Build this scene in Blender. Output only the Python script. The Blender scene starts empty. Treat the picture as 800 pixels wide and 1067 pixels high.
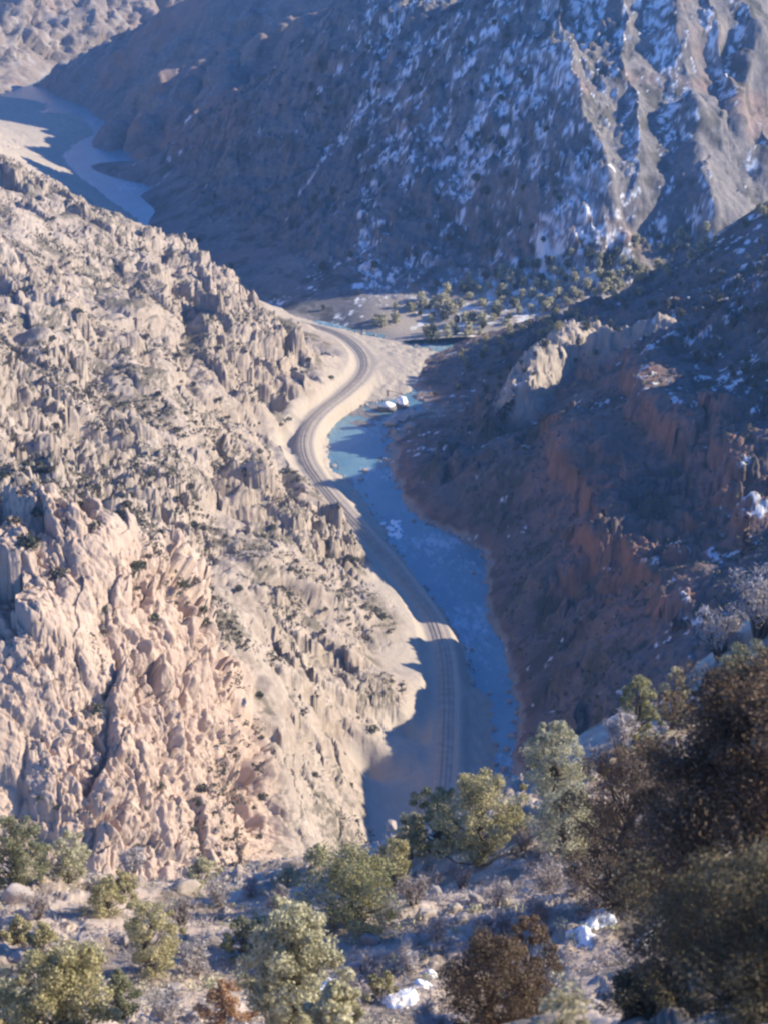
import bpy, math, time
import numpy as np
T0 = time.time()
SC = bpy.context.scene
COL = SC.collection
R = math.radians
f32 = np.float32

# ------------------------------------------------------------------ camera model
CAM_H, PITCH, VFOV = 270.0, R(20), R(28)
FPX = 533.5 / math.tan(VFOV / 2)
SUN_EL, SUN_AZ = R(25), R(8)          # sun stands to the right, a little towards the far side
SUN = (math.cos(SUN_EL)*math.cos(SUN_AZ), math.cos(SUN_EL)*math.sin(SUN_AZ), math.sin(SUN_EL))

def ray(px, py):
    cx, cy = (px-400)/FPX, (533.5-py)/FPX
    return (cx, math.cos(PITCH)+cy*math.sin(PITCH), -math.sin(PITCH)+cy*math.cos(PITCH))
def at(px, py, Y):
    d = ray(px, py); t = Y/d[1]
    return (d[0]*t, Y, CAM_H+d[2]*t)
def atz(px, py, z):
    d = ray(px, py); t = (z-CAM_H)/d[2]
    return (d[0]*t, d[1]*t, z)

def plan(fn, px, py, y0, y1):
    d = ray(px, py); ys = np.linspace(y0, y1, 900); xs = ys*d[0]/d[1]; zr = CAM_H+ys*d[2]/d[1]
    k = np.nonzero(fn(xs, ys) >= zr)[0]; k = k[0] if len(k) else -1
    return (xs[k], ys[k])

# ------------------------------------------------------------------ noise (numpy)
def _hash(ix, iy, iz, s):
    h = (ix*np.uint32(374761393) + iy*np.uint32(668265263) + iz*np.uint32(2147483647-1013) + np.uint32((s*2246822519) & 0xffffffff))
    h ^= h >> np.uint32(13); h *= np.uint32(1274126177); h ^= h >> np.uint32(16)
    h *= np.uint32(2654435761); h ^= h >> np.uint32(15)
    return h
def _u(h): return (h & np.uint32(0xffff)).astype(f32) * f32(1/65535.0)
def vnoise(x, y, z, s=0):
    xi, yi, zi = np.floor(x), np.floor(y), np.floor(z)
    fx, fy, fz = (x-xi).astype(f32), (y-yi).astype(f32), (z-zi).astype(f32)
    ix, iy, iz = [a.astype(np.int64).astype(np.uint32) for a in (xi, yi, zi)]
    fx, fy, fz = [t*t*t*(t*(t*6-15)+10) for t in (fx, fy, fz)]
    one = np.uint32(1); out = 0
    for dz in (0, 1):
        wz = fz if dz else 1-fz
        for dy in (0, 1):
            wy = fy if dy else 1-fy
            a = _u(_hash(ix, iy+np.uint32(dy), iz+np.uint32(dz), s)); b = _u(_hash(ix+one, iy+np.uint32(dy), iz+np.uint32(dz), s))
            out = out + wz*wy*(a+(b-a)*fx)
    return out*2-1
def fbm(x, y, z, o=4, s=0, g=.5, lac=2.03):
    a, t, n = 1.0, 0, 0
    for k in range(o):
        t = t + a*vnoise(x, y, z, s+k*17); n += a; a *= g; x, y, z = x*lac+3.7, y*lac+1.3, z*lac+5.1
    return t/n*1.4
def ridged(x, y, z, o=4, s=0, g=.5):
    a, t, n = 1.0, 0, 0
    for k in range(o):
        t = t + a*(1-np.abs(vnoise(x, y, z, s+k*13))*1.6); n += a; a *= g; x, y, z = x*2.03+1.7, y*2.03+9.3, z*2.03+2.1
    return t/n
def worley(x, y, z, s=0, second=False):
    xi, yi, zi = np.floor(x), np.floor(y), np.floor(z)
    ix, iy, iz = [a.astype(np.int64).astype(np.uint32) for a in (xi, yi, zi)]
    fx, fy, fz = (x-xi).astype(f32), (y-yi).astype(f32), (z-zi).astype(f32)
    f1 = np.full(x.shape, 9, f32); f2 = f1.copy(); cid = np.zeros(x.shape, f32)
    for dx in (-1, 0, 1):
        for dy in (-1, 0, 1):
            for dz in (-1, 0, 1):
                h = _hash(ix+np.uint32(dx & 0xffffffff), iy+np.uint32(dy & 0xffffffff), iz+np.uint32(dz & 0xffffffff), s)
                a = (h & np.uint32(1023)).astype(f32)/1023; b = ((h >> np.uint32(10)) & np.uint32(1023)).astype(f32)/1023
                c = ((h >> np.uint32(20)) & np.uint32(1023)).astype(f32)/1023
                d = (fx-dx-a)**2 + (fy-dy-b)**2 + (fz-dz-c)**2
                m = d < f1
                f2 = np.where(m, f1, np.minimum(f2, d)); f1 = np.where(m, d, f1)
                cid = np.where(m, (a*7.13+b*3.7+c) % 1.0, cid)
    return np.sqrt(f1), np.sqrt(f2), cid
def blocks(x, y, z, s=0, tilt=1.0, crack=.4):
    """angular broken rock: cells with their own height and tilt, parted by cracks; about -1..1"""
    xi, yi, zi = np.floor(x), np.floor(y), np.floor(z)
    ix, iy, iz = [a.astype(np.int64).astype(np.uint32) for a in (xi, yi, zi)]
    fx, fy, fz = (x-xi).astype(f32), (y-yi).astype(f32), (z-zi).astype(f32)
    f1 = np.full(x.shape, 9, f32); f2 = f1.copy(); v = np.zeros(x.shape, f32)
    for dx in (-1, 0, 1):
        for dy in (-1, 0, 1):
            for dz in (-1, 0, 1):
                h = _hash(ix+np.uint32(dx & 0xffffffff), iy+np.uint32(dy & 0xffffffff), iz+np.uint32(dz & 0xffffffff), s)
                a = (h & np.uint32(1023)).astype(f32)/1023; b = ((h >> np.uint32(10)) & np.uint32(1023)).astype(f32)/1023
                c = ((h >> np.uint32(20)) & np.uint32(1023)).astype(f32)/1023
                ox, oy, oz = fx-dx-a, fy-dy-b, fz-dz-c
                d = ox*ox+oy*oy+oz*oz
                m = d < f1
                p = (a*7.13+b*3.7+c) % 1.0
                w = (p-.5)*1.3+tilt*(ox*((a*13.7) % 1-.5)+oy*((b*17.3) % 1-.5)+oz*((c*11.9) % 1-.5))*2.2
                f2 = np.where(m, f1, np.minimum(f2, d)); f1 = np.where(m, d, f1); v = np.where(m, w, v)
    e = np.sqrt(f2)-np.sqrt(f1)
    return v-crack*(1-sstep(0, .14, e))
def sstep(a, b, x):
    t = np.clip((x-a)/(b-a), 0, 1); return t*t*(3-2*t)

# ------------------------------------------------------------------ smooth surface through control points
class TPS:
    def __init__(s, pts, lam=0.02):
        P = np.array(pts, float); s.c = P[:, :2]/100.0; n = len(P)
        K = s.k(((s.c[:, None]-s.c[None])**2).sum(-1)) + lam*np.eye(n)
        A = np.zeros((n+3, n+3)); A[:n, :n] = K; A[:n, n] = 1; A[:n, n+1:] = s.c; A[n:, :n] = A[:n, n:].T
        s.w = np.linalg.solve(A, np.concatenate([P[:, 2], [0, 0, 0]]))
    @staticmethod
    def k(r2): return .5*r2*np.log(r2+1e-9)
    def __call__(s, x, y):
        x = np.asarray(x, float)/100; y = np.asarray(y, float)/100; n = len(s.c)
        o = s.w[n]+s.w[n+1]*x+s.w[n+2]*y
        for i in range(n):
            o = o+s.w[i]*s.k((x-s.c[i, 0])**2+(y-s.c[i, 1])**2)
        return o
def polydist(x, y, poly):
    """distance to a plan polyline, signed side (+ = right of travel) and the interpolated third coordinate"""
    best = np.full(np.shape(x), 1e9, f32); side = np.zeros_like(best); val = np.zeros_like(best)
    for (a, b) in zip(poly[:-1], poly[1:]):
        dx, dy = b[0]-a[0], b[1]-a[1]; L2 = dx*dx+dy*dy+1e-9
        t = np.clip(((x-a[0])*dx+(y-a[1])*dy)/L2, 0, 1)
        qx, qy = x-(a[0]+t*dx), y-(a[1]+t*dy)
        d = np.sqrt(qx*qx+qy*qy); m = d < best
        best = np.where(m, d, best); side = np.where(m, np.sign(qx*dy-qy*dx), side); val = np.where(m, a[2]+t*(b[2]-a[2]), val)
    return best, side, val
def smooth_poly(pts, n=6):
    P = np.array(pts, float); out = []
    for i in range(len(P)-1):
        p0, p1, p2, p3 = P[max(i-1, 0)], P[i], P[i+1], P[min(i+2, len(P)-1)]
        for k in range(n):
            t = k/n
            out.append(.5*((2*p1)+(-p0+p2)*t+(2*p0-5*p1+4*p2-p3)*t*t+(-p0+3*p1-3*p2+p3)*t**3))
    out.append(P[-1]); return np.array(out)

# ------------------------------------------------------------------ meshes
def new_mesh(name, V, F, mat=None, parent=None, smooth=True, attrs=None):
    V = np.ascontiguousarray(V, f32); F = np.ascontiguousarray(F, np.int32); k = F.shape[1]
    me = bpy.data.meshes.new(name)
    me.vertices.add(len(V)); me.vertices.foreach_set('co', V.ravel())
    me.loops.add(F.size); me.loops.foreach_set('vertex_index', F.ravel())
    me.polygons.add(len(F)); me.polygons.foreach_set('loop_start', np.arange(0, F.size, k, dtype=np.int32))
    me.polygons.foreach_set('use_smooth', np.full(len(F), smooth, bool))
    for a, v in (attrs or {}).items():
        at_ = me.attributes.new(a, 'FLOAT', 'POINT'); at_.data.foreach_set('value', np.ascontiguousarray(v, f32).ravel())
    me.update(calc_edges=True); me.validate()
    if mat: me.materials.append(mat)
    o = bpy.data.objects.new(name, me); COL.objects.link(o)
    if parent is not None: o.parent = parent
    return o
def grid_faces(nr, nc):
    i = np.arange(nr*nc, dtype=np.int32).reshape(nr, nc)
    return np.stack([i[:-1, :-1], i[:-1, 1:], i[1:, 1:], i[1:, :-1]], -1).reshape(-1, 4)
def spaced(a, b, fn):
    out = [a]
    while out[-1] < b: out.append(out[-1]+fn(out[-1]))
    return np.array(out)
FANS = []
class Fan:
    """a landform: a height sheet on rows of distance and columns of bearing (finer near, coarser far)"""
    def __init__(s, u, Y, zfn):
        s.u, s.Y = u, Y
        U, YY = np.meshgrid(u, Y); s.X = (U*YY); s.YY = YY
        s.Z = zfn(s.X, s.YY); FANS.append(s)
    def normals(s, P):
        du = np.gradient(P, axis=1); dv = np.gradient(P, axis=0); N = np.cross(du, dv)
        return N/np.maximum(np.linalg.norm(N, axis=-1, keepdims=True), 1e-9)
    def build(s, name, mat, dispfn=None, attrfn=None):
        P = np.stack([s.X, s.YY, s.Z], -1); N = s.normals(P)
        if dispfn is not None:
            dn, dv = dispfn(P, N); P = P + N*dn[..., None]; P[..., 2] += dv
        N2 = s.normals(P); s.P = P
        at_ = {k: v for k, v in attrfn(P, N, N2).items()} if attrfn else None
        s.ob = new_mesh(name, P.reshape(-1, 3), grid_faces(len(s.Y), len(s.u)), mat, attrs=at_)
        s.ob['kind'] = 'structure'
        return s.ob
    def z(s, x, y):
        j = np.clip(np.searchsorted(s.u, x/y), 1, len(s.u)-1); i = np.clip(np.searchsorted(s.Y, y), 1, len(s.Y)-1)
        return s.P[i, j, 2]
    def hit(s, px, py):
        d = ray(px, py); u = d[0]/d[1]
        if not s.u[0] < u < s.u[-1]: return None
        j = int(np.argmin(np.abs(s.u-u))); zr = CAM_H+s.Y*d[2]/d[1]
        k = np.nonzero(s.P[:, j, 2] >= zr)[0]
        if not len(k): return None
        return (u*s.Y[k[0]], s.Y[k[0]], s.P[k[0], j, 2])
def ground(px, py, fans):
    h = [f.hit(px, py) for f in fans]; h = [q for q in h if q]
    return min(h, key=lambda q: q[1]) if h else None

# ------------------------------------------------------------------ materials
def nodes(name):
    m = bpy.data.materials.new(name); m.use_nodes = True; nt = m.node_tree
    return m, nt, nt.nodes['Principled BSDF'], nt.links
def N_(nt, t, **k):
    n = nt.nodes.new(t)
    for a, v in k.items():
        if a in n.inputs: n.inputs[a].default_value = v
        else: setattr(n, a, v)
    return n
def ramp(nt, stops, src):
    r = nt.nodes.new('ShaderNodeValToRGB'); e = r.color_ramp.elements
    while len(e) < len(stops): e.new(.5)
    for q, (p, c) in zip(e, stops): q.position = p; q.color = (*c, 1)
    nt.links.new(src, r.inputs[0]); return r.outputs[0]
def mixc(nt, fac, a, b, mode='MIX'):
    m = nt.nodes.new('ShaderNodeMix'); m.data_type = 'RGBA'; m.blend_type = mode
    for s, i in ((fac, 0), (a, 6), (b, 7)):
        if isinstance(s, bpy.types.NodeSocket): nt.links.new(s, m.inputs[i])
        else: m.inputs[i].default_value = s if i == 0 else (*s, 1)
    return m.outputs[2]
def noise(nt, co, scale, detail=6, rough=.6):
    n = N_(nt, 'ShaderNodeTexNoise', Scale=scale, Detail=detail, Roughness=rough); nt.links.new(co, n.inputs['Vector']); return n.outputs['Fac']
def attr(nt, name):
    a = nt.nodes.new('ShaderNodeAttribute'); a.attribute_name = name; return a.outputs['Fac']

def rock_mat(name, c_lo, c_mid, c_hi, pink=None, sand=None, scrub=None, vein=None, bump=.6, bdist=.5):
    m, nt, b, L = nodes(name)
    co = nt.nodes.new('ShaderNodeNewGeometry').outputs['Position']
    n1 = noise(nt, co, .05, 8, .62); n2 = noise(nt, co, .35, 8, .65)
    c = ramp(nt, [(.34, c_lo), (.5, c_mid), (.68, c_hi)], n1)
    c2 = ramp(nt, [(.3, tuple(x*.62 for x in c_mid)), (.52, c_mid), (.72, tuple(min(x*1.25, .8) for x in c_hi))], n2)
    c = mixc(nt, .5, c, c2)
    if pink: c = mixc(nt, attr(nt, 'pink'), c, mixc(nt, .6, c, pink, 'MIX'))
    if scrub:
        c = mixc(nt, attr(nt, 'scrub'), c, scrub)
    if sand: c = mixc(nt, attr(nt, 'sand'), c, mixc(nt, n2, tuple(x*.85 for x in sand), tuple(x*1.12 for x in sand)))
    rough = .92
    c = mixc(nt, attr(nt, 'snow'), c, (.86, .84, .81))
    L.new(c, b.inputs['Base Color']); b.inputs['Roughness'].default_value = rough; b.inputs['Specular IOR Level'].default_value = .15
    bp = N_(nt, 'ShaderNodeBump', Strength=bump, Distance=bdist); L.new(noise(nt, co, .8, 10, .7), bp.inputs['Height']); L.new(bp.outputs[0], b.inputs['Normal'])
    return m

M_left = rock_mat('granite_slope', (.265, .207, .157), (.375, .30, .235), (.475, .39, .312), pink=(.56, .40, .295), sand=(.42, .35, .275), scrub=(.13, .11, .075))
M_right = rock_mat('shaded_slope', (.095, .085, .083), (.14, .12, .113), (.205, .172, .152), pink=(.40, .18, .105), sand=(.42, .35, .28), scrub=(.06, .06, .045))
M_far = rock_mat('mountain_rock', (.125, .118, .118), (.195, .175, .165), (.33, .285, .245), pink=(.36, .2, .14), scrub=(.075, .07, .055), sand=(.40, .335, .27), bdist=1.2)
M_dist = rock_mat('distant_rock', (.17, .135, .11), (.26, .205, .165), (.38, .31, .25), pink=(.36, .22, .16), bdist=2)
M_near = rock_mat('near_soil', (.34, .255, .19), (.48, .375, .29), (.60, .49, .39), scrub=(.10, .085, .06), bump=.8, bdist=.15)

def water_mat():
    m, nt, b, L = nodes('river_water')
    co = nt.nodes.new('ShaderNodeNewGeometry').outputs['Position']
    mp = N_(nt, 'ShaderNodeMapping'); mp.inputs['Scale'].default_value = (1, .45, 1); L.new(co, mp.inputs['Vector'])
    c = ramp(nt, [(.3, (.09, .19, .24)), (.7, (.19, .31, .335))], noise(nt, mp.outputs[0], .06, 4, .6))
    mp2 = N_(nt, 'ShaderNodeMapping'); mp2.inputs['Scale'].default_value = (1, .35, 1); mp2.inputs['Rotation'].default_value = (0, 0, R(14)); L.new(co, mp2.inputs['Vector'])
    ripple = noise(nt, mp2.outputs[0], .45, 8, .7); zone = noise(nt, co, .022, 3, .5)
    mul = nt.nodes.new('ShaderNodeMath'); mul.operation = 'MULTIPLY'; L.new(ripple, mul.inputs[0]); L.new(zone, mul.inputs[1])
    foam = ramp(nt, [(.29, (0, 0, 0)), (.39, (.6, .6, .6))], mul.outputs[0])
    c = mixc(nt, foam, c, (.55, .62, .66))
    L.new(c, b.inputs['Base Color']); b.inputs['Roughness'].default_value = .2; b.inputs['IOR'].default_value = 1.33
    bp = N_(nt, 'ShaderNodeBump', Strength=.8, Distance=.5); L.new(ripple, bp.inputs['Height']); L.new(bp.outputs[0], b.inputs['Normal'])
    return m
M_water = water_mat()

# ------------------------------------------------------------------ lines read from the view, standing on the valley floor
RAIL_Z = 6.0
rail_px = [(300, 334), (335, 341), (358, 350), (375, 364), (381, 378), (376, 392), (360, 408), (338, 425), (322, 442), (316, 460), (320, 480), (334, 502),
           (352, 524), (372, 546), (392, 568), (412, 592), (433, 620), (450, 645), (460, 675), (464, 710), (464, 760), (460, 820), (450, 900)]
RAIL = smooth_poly([atz(x, y, RAIL_Z) for x, y in rail_px], 5)
left_edge = [atz(x, y, 0) for x, y in [(334, 442), (340, 470), (355, 497), (368, 506), (383, 528), (399, 549), (404, 564), (425, 594), (449, 630), (470, 657), (483, 682), (492, 715), (507, 754), (510, 784), (519, 805), (525, 860)]]
bar_edge = [atz(x, y, 0) for x, y in [(364, 344), (400, 352), (436, 362), (462, 372), (450, 392), (420, 412), (394, 419), (364, 423), (342, 431)]]
right_edge = [atz(x, y, 0) for x, y in [(428, 428), (402, 449), (401, 486), (419, 507), (434, 537), (464, 552), (488, 565), (503, 573), (506, 612), (516, 645), (528, 670), (537, 715), (541, 760), (540, 808), (538, 870)]]

# ================================================================== LEFT HILLSIDE
L = [at(*p) for p in [
    (0, 227, 880), (0, 300, 760), (0, 400, 620), (0, 480, 520), (0, 165, 1030), (150, 400, 720), (150, 300, 880), (250, 400, 825), (250, 320, 955),
    (150, 241, 1040), (230, 292, 1010), (300, 336, 985), (60, 193, 1040), (300, 500, 700), (200, 500, 640), (100, 500, 580), (350, 600, 640),
    (300, 600, 590), (230, 600, 520), (210, 560, 515), (400, 700, 570), (350, 700, 540), (300, 700, 500), (350, 800, 490), (300, 800, 450), (280, 850, 420),
    (330, 880, 430), (250, 930, 385), (100, 930, 362), (0, 900, 350), (190, 592, 425), (120, 572, 408), (0, 640, 385), (100, 750, 380), (200, 750, 404),
    (250, 760, 425), (60, 540, 440), (150, 540, 452), (0, 540, 432), (-150, 540, 430), (-150, 760, 370), (-150, 300, 760), (-150, 160, 1000),
    (435, 705, 566), (438, 745, 552), (420, 780, 540), (385, 822, 515)]]
L += [atz(393, 551, 2.5), atz(388, 556, 3)]
L += [tuple(p) for p in RAIL[::8]] + left_edge + bar_edge
L += [atz(*p) for p in [(420, 370, 3), (440, 385, 2.5), (400, 400, 3), (390, 356, 3.5), (345, 385, 11), (330, 400, 14)]]
L += [(-140, 1235, -5), (-105, 1170, -5), (-68, 1105, -5), (-30, 1045, -5), (-8, 1012, -5), (60, 985, -5), (25, 790, -8), (45, 640, -8), (60, 520, -8), (0, 860, -5), (30, 900, -5)]
L += [atz(*p) for p in [(485, 720, 4), (488, 765, 4), (475, 820, 4), (440, 850, 5), (400, 845, 6), (500, 830, 2), (430, 800, 5.5), (428, 770, 6), (400, 812, 6.2), (448, 780, 5.8), (415, 825, 6)]]
L += [at(412, 705, 552), at(420, 735, 543), at(395, 770, 520), at(372, 800, 500)]
L += [(-150, 1190, 8), (-125, 1120, 14), (-90, 1075, 9), (-200, 1180, 40), (-250, 1050, 105), (-330, 1000, 150), (-330, 700, 190), (-300, 450, 230), (-200, 300, 120), (-60, 330, 25), (20, 400, 0)]
L += [atz(*p) for p in [(66, 160, 0), (99, 196, 0), (117, 210, 0), (150, 238, 0), (24, 117, 0), (90, 139, 1), (50, 150, 5), (30, 125, 3), (20, 108, 4), (40, 118, 4), (58, 128, 3), (74, 142, 2), (20, 160, 22), (0, 150, 35), (60, 180, 12), (-60, 120, 40), (-60, 95, 10), (0, 99, 0)]]
tpsL = TPS(L, .004)
left_line = np.array([[p[0], p[1], 0] for p in left_edge])
def zL(x, y):
    z = tpsL(x, y)
    d, s, v = polydist(x, y, RAIL)
    w = 1-sstep(3.6, 8.0, d)
    z = z*(1-w)+(RAIL_Z-.35)*w
    return z
Y = spaced(318, 1780, lambda y: .16 if 352 < y < 432 else min(.0016*y, .9) if y < 1060 else 2.2)
u = np.concatenate([np.linspace(-.34, -.205, 60)[:-1], np.linspace(-.205, .055, 680), np.linspace(.056, .09, 20)])
GULLY = [at(*p) for p in [(212, 548, 530), (222, 610, 492), (246, 700, 458), (268, 790, 432), (282, 880, 405)]]
GULLIES = [([(104, 320), (113, 390), (106, 460), (118, 525)], 7, 6), ([(232, 430), (256, 470), (236, 520), (214, 575)], 7, 6), ([(178, 285), (196, 350), (204, 420)], 5.5, 5), ([(20, 330), (32, 400), (28, 470)], 6, 5), ([(268, 690), (282, 730), (268, 770)], 4, 4), ([(300, 420), (296, 470), (310, 520)], 4, 4)]
GULLIES = [([(*plan(tpsL, a, b, 330, 1100), 0) for a, b in p_], w_, h_) for p_, w_, h_ in GULLIES]
fanL = Fan(u, Y, zL)
def dispL(P, N):
    x, y, z = P[..., 0], P[..., 1], P[..., 2]
    d, _s, _v = polydist(x, y, RAIL)
    steep = 1-N[..., 2]
    far = sstep(1030, 1120, y)
    rocky = sstep(7, 17, z+6*fbm(x/30, y/30, z*0, 2, 5)) * sstep(7, 15, d)*(1-.8*far)
    band = sstep(-.25, .35, fbm(x/45, y/60, z/30, 3, 21))       # outcrop belts between smoother talus
    cliff = sstep(.38, .62, steep)
    dgc, sgc, _ = polydist(x, y, GULLY)
    cliff = cliff*np.where(sgc < 0, 1-sstep(0, 9, dgc), 1)
    talus = sstep(-5, 35, x+.0*y-(-55+(y-420)*.16))*(y < 640)*(z < 60)*(1-cliff)
    amp = 1.25*rocky*(.3+.9*band)*(1-.7*talus)
    # gullies and spurs that run down the slope to the river
    q = (y*.93-x*.25)/52+.55*fbm(x/70, y/70, z*0, 3, 4)
    n = 9.5*(ridged(q, x/240, z*0, 3, 11)-.5)*rocky*(1-.6*talus)*(1-.75*cliff)
    n = n+4.2*fbm(x/26, y/26, z/26, 4, 3)*rocky*(1-.5*talus)*(1-.4*cliff)
    wx, wy, wz = x+1.0*fbm(x/6, y/6, z/6, 2, 61), y+1.0*fbm(x/6, y/6, z/6, 2, 62), z
    sparse = .3+.7*sstep(-.1, .3, fbm(x/18, y/18, z/18, 2, 44))
    # upright jointed rock: columns that keep their plan and step up and down
    v = amp*(6.6*blocks(wx/15, wy/13, wz/50, 6, .6, .25)+2.7*blocks(wx/6.5, wy/6, wz/16, 7, .8, .3)*sparse+1.2*blocks(wx/2.8, wy/2.8, wz/6, 8, .8, .3)*sparse)*(1-cliff)
    k1 = 5.0*blocks((wx+.12*wz)/11, wy/9, wz/24, 45, .7, .35)+(.5+sparse)*2.2*blocks((wx+.15*wz)/4.6, wy/4.4, wz/7.0, 46, .9, .4)+(.5+sparse)*1.1*blocks(wx/2.1, wy/2.1, wz/2.9, 47, .9, .35)
    v = v+.55*cliff*rocky*k1; n = n+.5*cliff*rocky*k1
    n = n+amp*.8*blocks(x/3.4, y/3.4, z/3.2, 48, .8, .2)*(1-cliff)
    n = n+(.15+.85*amp)*rocky*.45*blocks(x/1.5, y/1.5, z/1.8, 9, .8, .2)
    n = n+.35*fbm(x/2.2, y/2.2, z/2.2, 3, 31)*(.45+.55*rocky)*sstep(3.5, 6, d)+.8*fbm(x/5, y/5, z/5, 4, 32)*(1-sstep(2.5, 6, z))*sstep(5, 8, d)
    dg, sg, vg = polydist(x, y, GULLY)
    n = n-7.0*np.exp(-(dg/5.5)**2)
    for p_, w_, h_ in GULLIES:
        dg, sg, vg = polydist(wx+3*vnoise(x/12, y/12, z/12, 66), wy, p_); n = n-h_*np.exp(-(dg/w_)**2)*(.6+.6*sstep(-.3, .4, vnoise(x/9, y/9, z/9, 67)))
    return n.astype(f32), v.astype(f32)
def attrL(P, N, N2):
    x, y, z = P[..., 0], P[..., 1], P[..., 2]
    d, s, v = polydist(x, y, RAIL)
    pk = np.maximum(sstep(.3, .55, 1-N[..., 2])*(y < 470), .85*(1-sstep(405, 425, y))*(1-sstep(-42, -30, x)))*sstep(14, 30, z)
    dgc, sgc, _ = polydist(x, y, GULLY); pk = pk*np.where((sgc < 0) & (y < 560), 1-sstep(0, 9, dgc), 1)
    sand = np.maximum(1-sstep(6.5, 12, z+4*fbm(x/12, y/12, z*0, 4, 41)), 1-sstep(4, 10, d+4*fbm(x/8, y/8, z*0, 3, 42)))
    sand = np.maximum(sand, sstep(1100, 1200, y)); sand = np.maximum(sand, (1-sstep(9, 13, z))*(y < 660)*(x > -12))
    sc = sstep(-.12, .22, fbm(x/12, y/12, z/12, 5, 77, .65))*(1-sand)*(1-.85*pk)*.8*sstep(.5, .75, N2[..., 2])
    sn = sstep(.55, .6, fbm(x/7, y/7, z/7, 3, 99))*0
    return dict(pink=pk, sand=sand, scrub=sc, snow=sn)
fanL.build('left_hillside', M_left, dispL, attrL)
print('left', time.time()-T0, fanL.Z.shape)

# ================================================================== RIGHT HILLSIDE
XC = 188.0
RR = [at(*p) for p in [
    (455, 392, 915), (500, 357, 950), (560, 338, 960), (620, 315, 965), (710, 272, 960), (800, 212, 950),
    (575, 383, 862), (620, 368, 855), (640, 362, 850), (690, 342, 848), (800, 290, 855), (600, 352, 905), (700, 310, 900), (540, 412, 868), (500, 425, 868),
    (450, 480, 770), (520, 480, 735), (600, 480, 708), (700, 480, 678), (800, 470, 650), (650, 420, 742), (560, 450, 785), (730, 400, 740), (800, 380, 720),
    (560, 600, 630), (640, 600, 595), (720, 600, 562), (800, 590, 540), (600, 720, 535), (680, 720, 500), (760, 720, 475), (600, 540, 670), (700, 540, 630)]]
RR += right_edge
for p in right_edge[1:]: RR.append((p[0]-9, p[1]-2, -6))
zc_tab = [(380, 92), (540, 95), (565, 89.5), (592, 86), (612, 84), (623, 68.5), (654, 68.5), (665, 93), (690, 101), (726, 108), (744, 86), (760, 86), (787, 108), (815, 90), (850, 72), (890, 72), (930, 82), (960, 80), (1000, 52), (1060, 24)]  # crest lies out of view; its heights are shaped to place the shadow edge
for yy, zz in zc_tab: RR += [(XC, yy, zz), (XC+90, yy, zz*.75), (XC+200, yy, 40)]
RR += [at(*p) for p in [(560, 325, 1010), (700, 270, 1020), (800, 225, 1020), (480, 360, 975)]]
RR = [r for r in RR]
RR += [(45, 985, 4), (65, 990, 5), (95, 1000, 6)]
RR += [(70, 1012, 4), (120, 1035, 2), (160, 1045, 8)]
tpsR = TPS(RR, .02)
zc_y = np.array([a for a, _ in zc_tab]); zc_z = np.array([b for _, b in zc_tab])
_yy = np.linspace(380, 1060, 300); _corr = np.interp(_yy, zc_y, zc_z)-tpsR(np.full(300, XC), _yy)
KNOB = [(56, 818, 31), (63, 832, 35), (75, 856, 37), (92, 884, 38)]
SCARPS = [([(648, 388), (662, 430), (702, 480)], 9), ([(566, 452), (584, 500), (612, 540)], 8), ([(598, 566), (650, 590), (690, 640)], 6), ([(735, 455), (752, 500), (770, 540)], 7)]
SCARPS = [([(*plan(tpsR, a, b, 500, 950), 0) for a, b in p_], h_) for p_, h_ in SCARPS]
def zR(x, y):
    z = tpsR(x, y)
    z = z+np.interp(y, _yy, _corr)*np.exp(-((x-XC)/16)**2)
    ty = y-.1405*(x-60)                       # low saddle that lets the sun reach the crest outcrop
    cap = 15.5+(x-60)*.445
    wgt = np.exp(-((ty-862)/26)**2)*sstep(78, 94, x)
    z = z-wgt*np.maximum(z-cap, 0)
    ty = y-.1405*(x-36); cap = -2.5+(x-36)*.466  # hollow carved below the crest notch to let a stripe of sun through
    wgt = np.exp(-((ty-615)/8)**2)*sstep(39, 50, x)*(1-sstep(172, 182, x))
    z = z-wgt*np.maximum(z-cap, 0)
    ty = y-.1405*(x-10)                       # the slope below the crest hollows back, so the crest itself throws the shadow
    cap = 2.0+(x-np.interp(ty, [500, 515, 540, 566, 600], [-14, -8, 3, 11, 11]))*.471
    wgt = sstep(495, 515, ty)*(1-sstep(590, 602, ty))*sstep(48, 66, x)*(1-sstep(172, 184, x))
    z = z-wgt*np.maximum(z-cap, 0)
    for p_, h_ in SCARPS:
        wob = 3*fbm(x/9, y/9, x*0, 3, 23); d, s_, v = polydist(x+wob, y+wob, p_); sd = -d*s_
        z = z+h_*sstep(-1.5, 2.5, sd)*np.exp(-(np.maximum(sd, 0)/20)**2)*(1-sstep(10, 26, np.where(sd < 0, d, 0)))
    wob = 1.6*fbm(x/5, y/5, x*0, 3, 24); d, s_, v = polydist(x+wob, y, KNOB)
    return np.maximum(z, v+1.5*vnoise(x/7, y/7, x*0, 26)-np.where(s_ > 0, 1.25*np.maximum(d-2.5, 0), .95*np.maximum(d-3, 0)))
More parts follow.
